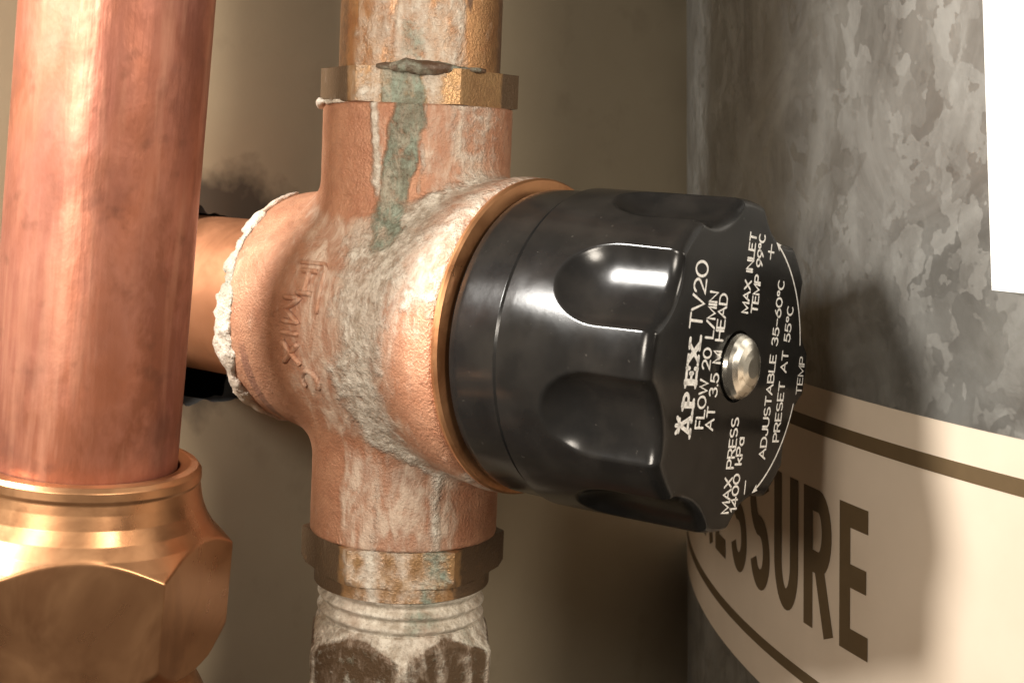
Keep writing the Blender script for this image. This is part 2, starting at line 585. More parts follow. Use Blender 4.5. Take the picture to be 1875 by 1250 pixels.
def ribbon(pts, w, cap='round'):
    """2D polyline -> (verts, faces) flat ribbon with mitred joints"""
    p = np.array(pts, float)
    keep = np.r_[True, np.hypot(*np.diff(p, axis=0).T) > 1e-6]
    p = p[keep]
    closed = np.hypot(*(p[0] - p[-1])) < 1e-6
    if closed:
        p = p[:-1]
    n = len(p)
    h = w / 2
    L, R = [], []
    for i in range(n):
        if closed or 0 < i < n - 1:
            a = p[i] - p[i - 1]
            c = p[(i + 1) % n] - p[i]
        elif i == 0:
            a = c = p[1] - p[0]
        else:
            a = c = p[i] - p[i - 1]
        a = a / np.hypot(*a)
        c = c / np.hypot(*c)
        na, nc = np.array([-a[1], a[0]]), np.array([-c[1], c[0]])
        m = na + nc
        m = m / max(np.hypot(*m), 1e-6)
        s = min(1 / max(m @ na, 0.2), 2.0)
        L.append(p[i] + m * h * s)
        R.append(p[i] - m * h * s)
    V = []
    for a, c in zip(L, R):
        V += [a, c]
    F = [[2 * i + 1, 2 * i + 3, 2 * i + 2, 2 * i] for i in range(n - 1)]
    if closed:
        F.append([2 * n - 1, 1, 0, 2 * n - 2])
    elif cap == 'round':
        for end, d in ((0, p[0] - p[1]), (n - 1, p[-1] - p[-2])):
            d = d / np.hypot(*d)
            a0 = math.atan2(d[1], d[0])
            k0 = len(V)
            for q in np.linspace(-90, 90, 7)[1:-1]:
                V.append(p[end] + h * np.array([math.cos(a0 + math.radians(q)), math.sin(a0 + math.radians(q))]))
            loop = list(range(k0, k0 + 5))
            F.append(([1] if False else []) + ([0, 1] if False else []) + (loop + ([2 * end + 1, 2 * end][::-1] if end == 0 else [2 * end, 2 * end + 1][::1])))
    return np.array(V), F


def text_strokes(txt, length, cap, gap=0.20):
    """polylines in mm along a baseline of the given length"""
    adv, x = [], 0.0
    for ch in txt:
        adv.append(x)
        x += G[ch][0] + gap
    tot = x - gap
    out = []
    for ch, x0 in zip(txt, adv):
        sx = length / tot
        for pl in G[ch][1]:
            out.append([((x0 + q[0]) * sx, q[1] * cap) for q in pl])
    return out


def flat_letters(name, strokes, w, place, mat, parent, cap='round'):
    V, F = [], []
    for i, s in enumerate(strokes):
        v, f = ribbon(s, w, cap)
        b0 = len(V)
        V += [place(x, y, i) for x, y in v]
        F += [[q + b0 for q in ff] for ff in f]
    return new_mesh(name, V, F, mat, parent, False)


# PRESSURE on the band of the tank
Wt = 4.3
for ch, s0 in zip('PRESSURE', (-3.0, 13.6, 30.2, 46.4, 62.2, 78.2, 94.2, 110.4)):
    wid, hh, h0 = 13.2, 31.4, -76.5
    gw, gl = G[ch]
    if ch == 'E':
        gl = [[(gw, 1), (0, 1)], [(0, 1.0947), (0, -.0947)], [(gw, 0), (0, 0)], [(gw * .93, .52), (0, .52)]]
    if ch == 'S':
        gl = [arc(.32, .745, .32, .255, 20, 270, 18)[:-1] + arc(.32, .25, .32, .25, 90, -160, 20)]
    if ch in 'PR':
        gl = [[(0, -.0947)] + gl[0][1:]] + [[gl[1][0], (.70, -.0947)] for _ in range(len(gl) - 1)]
    if ch == 'U':
        gl = [[(0, 1.0947)] + gl[0][1:-1] + [(.68, 1.0947)]]
    lines = []
    for pl in gl:
        q = []
        for a, c in zip(pl[:-1], pl[1:]):
            m = 6 if abs(c[0] - a[0]) + abs(c[1] - a[1]) > .3 else 1
            q += [(a[0] + (c[0] - a[0]) * i / m, a[1] + (c[1] - a[1]) * i / m) for i in range(m)]
        q.append(pl[-1])
        lines.append([(Wt / 2 + x / gw * (wid - Wt), (5.0 / 2 + y * (hh - 5.0)) * Wt / 5.0) for x, y in q])

    def put(x, y, i, s0=s0, h0=h0):
        r = TR + 0.24 + 0.02 * i
        s = (s0 + x) / TR
        return (r * math.cos(s), r * math.sin(s), h0 + y * 5.0 / Wt)
    flat_letters('printed_letter', lines, Wt, put, PRINT, band, 'butt')

# ------------------------------------------------------------------ valve materials
BRONZE = crusty_metal('cast_bronze', (0.45, 0.205, 0.116), (0.55, 0.285, 0.172), rough=0.46, metallic=0.30, grain=0.00022, dark=(0.27, 0.125, 0.08))
BRASS = crusty_metal('weathered_brass', (0.40, 0.225, 0.105), (0.50, 0.30, 0.140), rough=0.36, metallic=0.55, dark=(0.12, 0.075, 0.042))
PIPE_U = crusty_metal('stained_copper', (0.44, 0.215, 0.098), (0.54, 0.30, 0.140), rough=0.34, metallic=0.7, dark=(0.16, 0.085, 0.045))
LIME = crusty_metal('lime_scale', (0.5, 0.42, 0.32), (0.6, 0.5, 0.4), rough=0.5, metallic=0.0)
k = NT('tarnished_copper')
vs = k.mapping((1, 1, 0.55))
vl = k.mapping((1, 1, 0.10))
c1, c2, c3 = k.noise(40, 5, 0.62, 0.2, vs), k.noise(85, 5, 0.62, 0.15, vs), k.noise(170, 4, 0.6, 0.0, vl)
cc = k.mix(k.ramp(c1, [(0.36, 0), (0.64, 1)]), (0.40, 0.140, 0.075), (0.48, 0.210, 0.150))
cc = k.mix(k.math('MULTIPLY', k.ramp(c2, [(0.42, 0), (0.58, 1)]), 0.75), cc, (0.20, 0.062, 0.026))
cc = k.mix(k.math('MULTIPLY', k.ramp(k.noise(30, 4, 0.6, 0.2, k.mapping((1, 1, 0.5), (0.4, 0.2, 0))), [(0.46, 0), (0.60, 1)]), 0.55), cc, (0.25, 0.088, 0.066))
cc = k.mix(k.math('MULTIPLY', k.ramp(c3, [(0.52, 0), (0.64, 1)]), 0.40), cc, (0.52, 0.255, 0.165))
cc = k.mix(k.math('MULTIPLY', k.ramp(k.noise(170, 3, 0.5), [(0.60, 0), (0.72, 1)]), 0.40), cc, (0.12, 0.045, 0.026))
cc = k.mix(k.math('MULTIPLY', k.ramp(k.noise(48, 4, 0.6), [(0.56, 0), (0.74, 1)]), 0.60), cc, (0.13, 0.055, 0.038))
COPPER = k.set(color=cc, metal=0.60, rough=k.mapr(c2, 0.3, 0.7, 0.33, 0.54), normal=k.bump(k.math('ADD', c2, k.math('MULTIPLY', c3, 0.8)), 0.5, 0.0005))
COPPER_M = plain_metal('copper_tube_plain', (0.50, 0.22, 0.11), (0.56, 0.26, 0.135), rough=0.48, metallic=0.7, scale=60, dark=(0.36, 0.15, 0.07), bump=0.00004)
NUTBR = plain_metal('bronze_nut', (0.42, 0.205, 0.098), (0.50, 0.265, 0.130), rough=0.32, metallic=0.85, scale=60, dark=(0.30, 0.14, 0.065), bump=0.00012)
k = NT('black_plastic')
nn = k.noise(800, 3)
dust = k.math('MULTIPLY', k.ramp(k.noise(1300, 2, 0.5), [(0.72, 0), (0.78, 1)]), 0.14)
KNOB = k.set(color=k.mix(dust, k.mix(k.ramp(k.noise(120, 4), [(0.4, 0), (0.7, 1)]), (0.0085, 0.0080, 0.0075), (0.015, 0.0135, 0.012)), (0.20, 0.18, 0.15)), rough=k.mapr(k.noise(140, 4), 0.3, 0.7, 0.14, 0.25),
             spec=0.23, normal=k.bump(nn, 0.12, 0.00008))
k = NT('white_ink')
INK = k.set(color=k.mix(k.ramp(k.noise(2500, 3), [(0.35, 0), (0.6, 1)]), (0.58, 0.56, 0.53), (0.84, 0.83, 0.80)), rough=0.5)
SILVER = plain_metal('nickel_plate', (0.74, 0.70, 0.62), (0.80, 0.77, 0.69), rough=0.20, metallic=1.0, scale=200, bump=0.00007)

valve = thing('tempering_valve', 'crusted bronze tempering valve with a black fluted adjusting knob', 'valve', VALVE)

# ------------------------------------------------------------------ valve body
BP = np.array([(-33, 25.8), (-31.5, 27.0), (-27.5, 27.5), (-22, 28.3), (-14, 29.2), (-4, 29.8), (6, 29.7), (14, 30.2), (21, 31.4), (27, 32.6), (31.2, 33.2), (32.6, 33.0), (33.6, 32.4)])
NECK = 20.9


def body_masks(p):
    """lime, verdigris, tarnish at local points (mm)"""
    x, y, z = p[..., 0], p[..., 1], p[..., 2]
    n = fbm(p, 9, 5)
    nf = fbm(p, 3.2, 9)
    az = np.degrees(np.arctan2(y, x))                     # round the upright axis; camera side about -49
    el = np.degrees(np.arctan2(z, -y))                    # round the knob axis; camera side about 0
    r = np.hypot(y, z)
    # thick lime band round the body, wider towards the top
    c = 10.5 + 2.5 * sstep(-25, 15, el) + 0.02 * el + 3.5 * sstep(-20, -60, el)
    hw = 9.5 + 4 * sstep(-25, 25, el) + 4 * sstep(10, 60, el) + 2 * sstep(-30, -60, el)
    w1 = 1 - np.abs(x - c) / hw + 0.35 * n + 0.25 * nf
    w1 = sstep(-0.05, 0.80, w1) * sstep(2.6, 0.9, r - np.interp(x, BP[:, 0], BP[:, 1]) + 0.8 * nf)
    # rear part of the front cone near the top: lime dusting with painted-in glare
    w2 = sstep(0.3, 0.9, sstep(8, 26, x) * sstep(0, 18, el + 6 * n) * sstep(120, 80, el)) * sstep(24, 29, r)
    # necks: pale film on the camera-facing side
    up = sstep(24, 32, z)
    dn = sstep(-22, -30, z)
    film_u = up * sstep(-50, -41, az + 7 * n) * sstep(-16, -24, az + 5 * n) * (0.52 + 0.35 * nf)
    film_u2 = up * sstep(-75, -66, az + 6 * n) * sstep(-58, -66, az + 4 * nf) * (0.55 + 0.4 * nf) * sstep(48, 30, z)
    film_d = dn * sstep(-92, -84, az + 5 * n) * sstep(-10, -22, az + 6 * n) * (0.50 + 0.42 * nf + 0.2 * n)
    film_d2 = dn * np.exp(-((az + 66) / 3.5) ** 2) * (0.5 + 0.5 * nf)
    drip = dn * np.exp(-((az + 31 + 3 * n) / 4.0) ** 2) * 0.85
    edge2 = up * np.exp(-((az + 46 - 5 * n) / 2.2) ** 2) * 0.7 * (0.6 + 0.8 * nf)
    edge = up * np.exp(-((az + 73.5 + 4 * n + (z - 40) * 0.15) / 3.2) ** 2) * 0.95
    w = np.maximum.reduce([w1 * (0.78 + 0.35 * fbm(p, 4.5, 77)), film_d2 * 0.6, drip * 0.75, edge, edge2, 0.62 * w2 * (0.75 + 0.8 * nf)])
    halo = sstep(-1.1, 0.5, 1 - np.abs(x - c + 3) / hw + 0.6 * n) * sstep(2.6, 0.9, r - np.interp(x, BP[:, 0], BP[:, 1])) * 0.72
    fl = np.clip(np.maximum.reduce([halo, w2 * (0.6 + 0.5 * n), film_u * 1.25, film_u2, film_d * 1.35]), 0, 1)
    # verdigris run down the upper neck
    gc = -58 + 0.25 * (z - 30)
    g = sstep(13, 18, z) * sstep(13.0, 6.0, np.abs(az - gc - 7 * n + 2.0) + 5 * nf) * (0.90 + 0.50 * nf + 0.3 * n) * sstep(8, 26, z + 8 * n)
    g2 = sstep(0.2, 0.5, n) * w1 * sstep(-20, -40, el) * 0.45
    g = np.maximum(g, g2)
    w = np.where(g > 0.5, w * 0.55, w)
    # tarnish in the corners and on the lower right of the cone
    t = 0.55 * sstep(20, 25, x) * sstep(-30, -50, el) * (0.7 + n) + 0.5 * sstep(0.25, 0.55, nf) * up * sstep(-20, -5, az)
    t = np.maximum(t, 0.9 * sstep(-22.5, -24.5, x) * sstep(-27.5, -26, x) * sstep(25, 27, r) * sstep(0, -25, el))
    return np.clip(np.stack([w, g, t, fl], -1), 0, 1)


def body_sdf(p):
    x, y, z = p[..., 0], p[..., 1], p[..., 2]
    r = np.hypot(y, z)
    d1 = (r - np.interp(x, BP[:, 0], BP[:, 1])) * 0.97
    d1 = np.maximum(d1, np.maximum(x - 33.6, -33 - x))
    rn = np.hypot(x, y)
    d2 = np.maximum(rn - NECK, np.maximum(z - 47.5, -47.2 - z))
    kk = 5.0
    h = np.clip(0.5 + 0.5 * (d2 - d1) / kk, 0, 1)
    d = d2 * (1 - h) + d1 * h - kk * h * (1 - h)
    # hollow the ends so that pipe and bonnet sit inside
    return d


V, F = surface_nets(body_sdf, (-36, -37, -50), (36, 37, 50), 0.52)
M3 = body_masks(V)
# push the crust proud of the casting
e = 0.15
gr = np.stack([body_sdf(V + np.eye(3)[i] * e) - body_sdf(V - np.eye(3)[i] * e) for i in range(3)], -1)
gr /= np.maximum(np.linalg.norm(gr, axis=1, keepdims=True), 1e-6)
thick = np.maximum(sstep(0.34, 0.95, M3[:, 0] + 0.25 * fbm(V, 2.2, 31)), 0.8 * sstep(0.34, 0.9, M3[:, 1] + 0.2 * fbm(V, 2.2, 33)))
rough = fbm(V, 2.0, 41, 3)
lump = thick * (0.10 + 0.42 * rough + 0.24 * fbm(V, 5, 43) + 0.22 * fbm(V, 1.1, 45, 2)) + 0.07 * fbm(V, 1.6, 47, 2)
endz = (np.abs(V[:, 2]) < 46.6) & (V[:, 0] < 31.5)
V2 = V + gr * (lump * endz)[:, None]
new_mesh('body', V2, F, BRONZE, valve, True, mask=M3)
body = bpy.data.objects['body']

# machined flange face in front of the casting
R_, Z_ = prof_interp([(22, 33.2), (32.2, 33.3), (32.9, 33.7), (33.0, 34.4), (32.6, 35.0), (20, 35.2)], 40)
T, Z = np.meshgrid(np.linspace(0, 2 * np.pi, 200, endpoint=False), Z_)
Rg = np.repeat(R_[:, None], 200, 1)
V, F = grid_surface(Rg, T, Z, 'X')
FLG = plain_metal('machined_bronze', (0.60, 0.285, 0.13), (0.68, 0.345, 0.165), rough=0.36, metallic=0.85, scale=90, dark=(0.45, 0.19, 0.08), bump=0.00006)
new_mesh('flange', V, F, FLG, valve, True, sharp=40)


def collar(name, n, apothem, phase, prof, mat, parent, maskf=None, nt=288, disp=0.0):
    R_, Z_ = prof_interp(prof, 46)
    th = np.linspace(0, 2 * np.pi, nt, endpoint=False)
    T, Z = np.meshgrid(th, Z_)
    P = poly_radius(T, n, apothem, phase)
    Rg = np.minimum(np.repeat(R_[:, None], nt, 1), P)
    V, F = grid_surface(Rg, T, Z)
    m = maskf(V) if maskf else None
    if maskf and disp:
        c = np.maximum(m[:, 0], m[:, 1])
        d = V.copy()
        d[:, 2] = 0
        d /= np.maximum(np.linalg.norm(d, axis=1, keepdims=True), 1e-6)
        V = V + d * (sstep(0.4, 0.7, c) * disp * (0.5 + 0.9 * fbm(V, 2.0, 71, 3)))[:, None]
    return new_mesh(name, V, F, mat, parent, True, mask=m, sharp=28)


def top_mask(p):
    az = np.degrees(np.arctan2(p[:, 1], p[:, 0]))
    n, nf = fbm(p, 7, 51), fbm(p, 2.6, 53)
    w = np.maximum(np.exp(-((az + 42) / 9) ** 2) * (0.8 + 0.4 * n), sstep(-98, -88, az) * sstep(-62, -74, az) * (0.52 + 0.5 * nf))
    g = sstep(17, 10, np.abs(az + 60 + 4 * n)) * (0.85 + 0.4 * nf)
    w = np.where(g > 0.5, w * 0.5, w)
    t = np.maximum(0.85 * sstep(-92, -102, az), 0.9 * sstep(12, 20, az)) + 0.5 * sstep(0.25, 0.5, nf)
    return np.clip(np.stack([w * 0.8, g, t, w], -1), 0, 1)


def bot_mask(p):
    az = np.degrees(np.arctan2(p[:, 1], p[:, 0]))
    n, nf = fbm(p, 7, 61), fbm(p, 2.6, 63)
    w = sstep(-90, -82, az + 3 * n) * sstep(-14, -26, az + 4 * n) * (0.50 + 0.55 * nf) + 0.6 * np.exp(-((az + 68) / 3) ** 2)
    g = sstep(12, 5, np.abs(az + 30)) * (0.5 + 0.5 * nf)
    t = 0.75 * np.maximum(sstep(-84, -92, az), sstep(-20, -10, az)) + 0.45 * sstep(0.1, 0.4, nf)
    return np.clip(np.stack([w * 0.62, g, t, w * 1.1], -1), 0, 1)


collar('collar', 6, 19.1, math.radians(-49 - 7), [(12, 47.4), (20.4, 47.5), (22.6, 47.7), (23.4, 48.2), (23.4, 54.2), (22.4, 55.0), (12, 54.8)], BRASS, valve, top_mask, disp=0.5)
collar('collar', 6, 19.7, math.radians(-49 - 1), [(12, -47.1), (22.6, -47.2), (23.4, -47.7), (23.4, -53.0), (21.8, -55.0), (20.0, -55.2), (19.7, -55.6), (19.7, -58.4), (12, -58.6)], BRASS, valve, bot_mask, disp=0.4)

# ------------------------------------------------------------------ cast letters on the body


def body_r(x):
    return np.interp(x, BP[:, 0], BP[:, 1])


def on_body(x, el, lift):
    """point on the barrel at axial position x and angle el (deg above the camera side)"""
    r = body_r(x) + lift
    a = math.radians(el)
    return np.array([x, -r * math.cos(a), r * math.sin(a)])


def raised_stroke(name, strokes, w, mat, parent, lift=0.55):
    """rounded raised strokes following the barrel; strokes in (x mm, arc mm)"""
    V, F, m = [], [], 8
    for s in strokes:
        p = []
        for a, c in zip(s[:-1], s[1:]):
            L = math.hypot(c[0] - a[0], c[1] - a[1])
            kk = max(1, int(L / 0.8))
            p += [(a[0] + (c[0] - a[0]) * i / kk, a[1] + (c[1] - a[1]) * i / kk) for i in range(kk)]
        p.append(s[-1])
        P = [on_body(x, math.degrees(q / 28.5), 0) for x, q in p]
        b0 = len(V)
        for i, q in enumerate(P):
            t = P[min(i + 1, len(P) - 1)] - P[max(i - 1, 0)]
            t /= np.linalg.norm(t)
            nrm = np.array([0, q[1], q[2]])
            nrm /= np.linalg.norm(nrm)
            sd = np.cross(t, nrm)
            for j in range(m):
                a = 2 * math.pi * j / m
                V.append(q + sd * math.cos(a) * w / 2 + nrm * (math.sin(a) * (lift + 0.25) - 0.15))
        for i in range(len(P) - 1):
            for j in range(m):
                j2 = (j + 1) % m
                F.append([b0 + i * m + j, b0 + i * m + j2, b0 + (i + 1) * m + j2, b0 + (i + 1) * m + j])
        F.append([b0 + j for j in range(m)][::-1])
        F.append([b0 + (len(P) - 1) * m + j for j in range(m)])
    V = np.array(V)
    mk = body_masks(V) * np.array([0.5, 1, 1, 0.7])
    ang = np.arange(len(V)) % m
    mk[:, 2] = np.where((ang == 0) | (ang == 4) | (ang > 4), 0.85, 0.15)  # painted shade: dark flanks and base draw shadow lines round each stroke
    return new_mesh(name, V, F, mat, parent, True, mask=mk)


def cast(ch, x_base, arc_start, cap, wid):
    """letters read downwards: glyph x runs down the barrel, glyph up points along +x (to the knob)"""
    gw, gl = G[ch]
    gw = max(gw, 0.3)
    s = [[(x_base + q[1] * cap, arc_start - q[0] / gw * wid) for q in pl] for pl in gl]
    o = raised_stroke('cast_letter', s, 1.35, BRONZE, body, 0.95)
    return o


# ------------------------------------------------------------------ knob
Ns, Nt = 150, 768
SF = 81.0
s_a = np.r_[np.linspace(35.0, 46.2, 24), 46.7, 46.9, 47.5, 47.9, 48.1, np.linspace(48.4, 78.2, 92), 78.2 + 2.8 * np.sin(np.linspace(0.06, math.pi / 2, 16))]
th = np.linspace(0, 2 * np.pi, Nt, endpoint=False)
T, S = np.meshgrid(th, s_a)
base = np.where(S < 47.6, np.interp(S, [35, 36, 37.5, 47.6], [30.2, 31.2, 31.5, 31.6]), np.interp(S, [47.6, 50, 79], [32.3, 32.3, 31.9]))
base = np.where((S > 46.95) & (S < 47.95), 30.9, base)
cR, dep, s_end = 15.0, 3.6, 69.0
dl = (T - math.radians(14) + math.pi / 8) % (math.pi / 4) - math.pi / 8
Rc = 32.1 - dep + cR
# blunt rounded start of each thumb flute
back = np.clip(s_end - S, 0, None)
ce = cR * np.sqrt(np.clip(1 - (back / 17.0) ** 2, 0, 1))
cut = Rc * np.cos(dl) - np.sqrt(np.clip(ce ** 2 - (Rc * np.sin(dl)) ** 2, 0, None))
cut = np.where(Rc * np.abs(np.sin(dl)) < ce, cut, 99)
ksm = 0.30
hh = np.clip(0.5 + 0.5 * (cut - base) / ksm, 0, 1)
Rk = cut * (1 - hh) + base * hh - ksm * hh * (1 - hh)
fil = np.clip(S - 78.2, 0, 2.8)
Rk = Rk - (2.8 - np.sqrt(np.clip(2.8 ** 2 - fil ** 2, 0, None))) * 0.62
# knob face: a shallow dish with rings so that it takes light like the moulding
rows_R, rows_S = [Rk], [S]
for f, ds in ((0.97, 0.03), (0.93, 0.03), (0.85, 0.0), (0.6, 0.0), (0.34, 0.0), (0.222, 0.0), (0.212, -1.6)):
    rr = Rk[-1] * f if f > 0.4 else np.full(Nt, 31.0 * f)
    rows_R.append(rr[None])
    rows_S.append(np.full((1, Nt), SF + ds))
Rk = np.vstack(rows_R)
Sk = np.vstack(rows_S)
Tk = np.repeat(th[None], len(Rk), 0)
V, F = grid_surface(Rk, Tk, Sk, 'X', cap0=35.0, cap1=SF - 1.6)
knob = new_mesh('knob', V, F, KNOB, valve, True, sharp=50)
knob.location = (0.0004, 0.0006, -0.0007)
knob['label'] = 'black fluted plastic adjusting knob with white printing'

# screw cap in the middle of the face
R_, Z_ = prof_interp([(6.3, 79.4), (6.35, 81.4), (6.1, 82.2), (5.5, 83.0), (4.6, 83.7), (3.4, 84.2), (2.0, 84.5), (0.9, 84.55)], 40)
T, Z = np.meshgrid(np.linspace(0, 2 * np.pi, 96, endpoint=False), Z_)
V, F = grid_surface(np.repeat(R_[:, None], 96, 1), T, Z, 'X', cap1=84.58)
V[:, 0] += 0.10 * vnoise(V, 4.0, 5) * (V[:, 0] > 82)
new_mesh('screw_cap', V, F, SILVER, knob, True)

# printing on the face: u = local y, v = local z
ANG = math.radians(82.5)
ca, sa = math.cos(ANG), math.sin(ANG)


def face_line(txt, u0, v0, length, cap, w=0.45, gap=0.2, strokes=None):
    st = strokes or text_strokes(txt, length, cap, gap)

    def put(x, y, i):
        return (SF + 0.045 + 0.012 * (i % 3), u0 + x * ca - y * sa, v0 + x * sa + y * ca)
    return flat_letters('printed_line', st, w, put, INK, knob)


face_line('TV20', -14.6, 8.3, 12.0, 4.3, 0.52, 0.16)
face_line('FLOW 20 L/MIN', -12.2, -10.2, 24.9, 2.9)
face_line('AT 3.5 M HEAD', -8.4, -11.1, 25.2, 2.9)
face_line('MAX INLET', 3.2, 10.0, 15.2, 2.45)
face_line('TEMP 99oC', 7.0, 9.7, 15.3, 2.45)
face_line('MAX PRESS', -0.6, -28.0, 18.0, 2.8)
face_line('1400 kPa', 2.5, -28.2, 14.0, 2.5)
face_line('ADJUSTABLE 35-60oC', 13.6, -19.7, 35.5, 2.55, 0.43)
face_line('PRESET AT 55oC', 19.3, -17.0, 27.3, 2.55, 0.43)
face_line('TEMP', 28.6, -8.5, 7.6, 2.4, 0.36)
# bold slab-serif brand word with a little crown on its A
brand = []


def slab(x0, segs):
    for a, c in segs:
        brand.append([(x0 + a[0], a[1]), (x0 + c[0], c[1])])


HB = 4.2
slab(0, [((.55, .2), (2.0, HB)), ((2.0, HB), (3.6, .2)), ((1.2, 1.35), (2.9, 1.35)), ((-.15, .25), (1.2, .25)), ((2.7, .25), (4.35, .25)), ((2.2, HB - .2), (3.1, 1.4))])
slab(5.0, [((.5, 0), (.5, HB)), ((.9, 0), (.9, HB)), ((-.1, .25), (1.6, .25)), ((-.1, HB - .25), (.7, HB - .25))])
brand.append([(5.7, HB - .25)] + [(6.4 + x, y) for x, y in arc(0.2, HB - 1.15, 1.05, 0.9, 90, -90, 12)] + [(5.7, HB - 2.05)])
slab(9.1, [((.5, 0), (.5, HB)), ((.9, 0), (.9, HB)), ((-.1, .25), (3.2, .25)), ((-.1, HB - .25), (3.2, HB - .25)), ((.7, 2.1), (2.3, 2.1)), ((3.2, .1), (3.2, 1.1)), ((3.2, HB - .1), (3.2, HB - 1.1)), ((2.3, 1.6), (2.3, 2.6))])
slab(13.1, [((.5, .2), (3.6, HB - .2)), ((.3, HB - .2), (3.5, .2)), ((.8, HB - .2), (4.0, .2)), ((-.2, .25), (1.4, .25)), ((2.7, .25), (5.0, .25)), ((-.3, HB - .25), (1.5, HB - .25)), ((2.9, HB - .25), (4.5, HB - .25))])
slab(0, [((2.0, HB + .1), (2.0, HB + 1.5)), ((1.6, HB + .1), (.7, HB + 1.2)), ((2.4, HB + .1), (3.4, HB + 1.2)), ((.9, HB + .35), (3.1, HB + .35))])
face_line('', -16.7, -11.2, 0, 0, 0.80, strokes=brand)
# plus, minus and the double arrow round the edge
pts = [(27.0 * math.cos(math.radians(a)), 27.0 * math.sin(math.radians(a))) for a in np.linspace(57, 4, 40)]
pts2 = [(27.2 * math.cos(math.radians(a)), 27.2 * math.sin(math.radians(a))) for a in np.linspace(-22, -69, 40)]


def put_f(x, y, i):
    return (SF + 0.045 + 0.012 * i, x, y)


flat_letters('printed_arrow', [pts], 0.42, put_f, INK, knob)
flat_letters('printed_arrow', [pts2], 0.42, put_f, INK, knob)


def head(u, v, ang, ln=2.3, wd=0.75):
    c, s = math.cos(ang), math.sin(ang)
    q = [(ln * .5, 0), (-ln * .5, wd), (-ln * .3, 0), (-ln * .5, -wd)]
    vv = [(SF + 0.062, u + x * c - y * s, v + x * s + y * c) for x, y in q]
    new_mesh('arrow_head', vv, [[0, 1, 2], [0, 2, 3]], INK, knob, False)


head(pts[0][0], pts[0][1], math.radians(57 + 90))
head(pts2[-1][0], pts2[-1][1], math.radians(-69 - 90))
flat_letters('printed_plus', [[(11.7 - 1.4 * ca, 21.4 - 1.4 * sa), (11.7 + 1.4 * ca, 21.4 + 1.4 * sa)], [(11.7 - 1.2 * sa, 21.4 + 1.2 * ca), (11.7 + 1.2 * sa, 21.4 - 1.2 * ca)]], 0.40, put_f, INK, knob)
flat_letters('printed_minus', [[(5.6, -25.4), (5.9, -23.0)]], 0.40, put_f, INK, knob)

# cast lettering (reads downwards): H  MIX  C
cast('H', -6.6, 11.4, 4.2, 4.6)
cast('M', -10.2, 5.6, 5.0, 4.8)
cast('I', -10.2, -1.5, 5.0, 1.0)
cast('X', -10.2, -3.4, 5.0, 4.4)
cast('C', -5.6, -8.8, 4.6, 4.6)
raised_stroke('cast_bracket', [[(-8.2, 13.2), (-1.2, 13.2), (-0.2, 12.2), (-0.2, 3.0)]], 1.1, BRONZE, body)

# ------------------------------------------------------------------ lime scale beads


def bead_mesh(name, chain, mat, parent, mask_rgb, seed, h=0.55, amp=0.9):
    """chain of (x,y,z,r) capsules with a knobbly surface"""
    C = np.array(chain, float)
    lo = C[:, :3].min(0) - C[:, 3].max() - 2
    hi = C[:, :3].max(0) + C[:, 3].max() + 2

    def f(p):
        d = np.full(p.shape[:-1], 99.0)
        for a, c in zip(C[:-1], C[1:]):
            ba = c[:3] - a[:3]
            t = np.clip(((p - a[:3]) @ ba) / max(ba @ ba, 1e-9), 0, 1)
            q = p - a[:3] - t[..., None] * ba
            d = np.minimum(d, np.linalg.norm(q, axis=-1) - (a[3] + (c[3] - a[3]) * t))
        near = d < 3
        out = d.copy()
        out[near] = d[near] - amp * fbm(p[near], 2.2, seed, 3)
        return out
    V, F = surface_nets(f, lo, hi, h)
    n = fbm(V, 3, seed + 5)
    m = np.tile(np.array(mask_rgb, float), (len(V), 1))
    m[:, 0] = m[:, 0] + 0.5 * n
    m[:, 1] = m[:, 1] * (1 + 1.5 * n)
    return new_mesh(name, V, F, mat, parent, True, mask=np.clip(m, 0, 1))


# round the rear joint of the body (visible half): a smeared, uneven ridge


def ring_sdf(p):
    x, y, z = p[..., 0], p[..., 1], p[..., 2]
    r = np.hypot(y, z)
    el = np.degrees(np.arctan2(z, -y))
    n = vnoise(p, 7.0, 201)
    wx = 1.5 + 1.9 * n + 1.5 * sstep(60, 0, np.abs(el - 5))
    wr = 0.72 + 0.40 * vnoise(p, 4.0, 203)
    taper = sstep(92, 50, np.abs(el - 4)) * (0.92 + 0.35 * vnoise(p, 6.0, 213))
    q = np.sqrt(((x + 32.0 + 1.6 * n) / np.maximum(wx, .5)) ** 2 + ((r - 27.15) / np.maximum(wr * 1.25, .5)) ** 2)
    d = (q - taper) * np.minimum(wx, wr)
    near = np.abs(d) < 2.5
    out = d.copy()
    out[near] -= 0.62 * fbm(p[near], 3.6, 207, 4)
    return np.where((np.abs(r - 27) > 2.8) | (np.abs(el - 4) > 84) | (np.abs(x + 32) > 4.5), np.maximum(out, 0.3), out)


V, F = surface_nets(ring_sdf, (-40, -34, -33), (-25, 2, 33), 0.5)
nn_ = fbm(V, 6, 211)
m_ = np.stack([np.clip(0.52 + 0.6 * nn_, 0, 1), np.clip(0.55 * sstep(16, 4, np.abs(V[:, 2] - 9)) + 0.45 * nn_, 0, 1), 0.2 + 0 * nn_, 0.7 + 0 * nn_], -1)
new_mesh('lime_scale', V, F, LIME, valve, True, mask=m_)
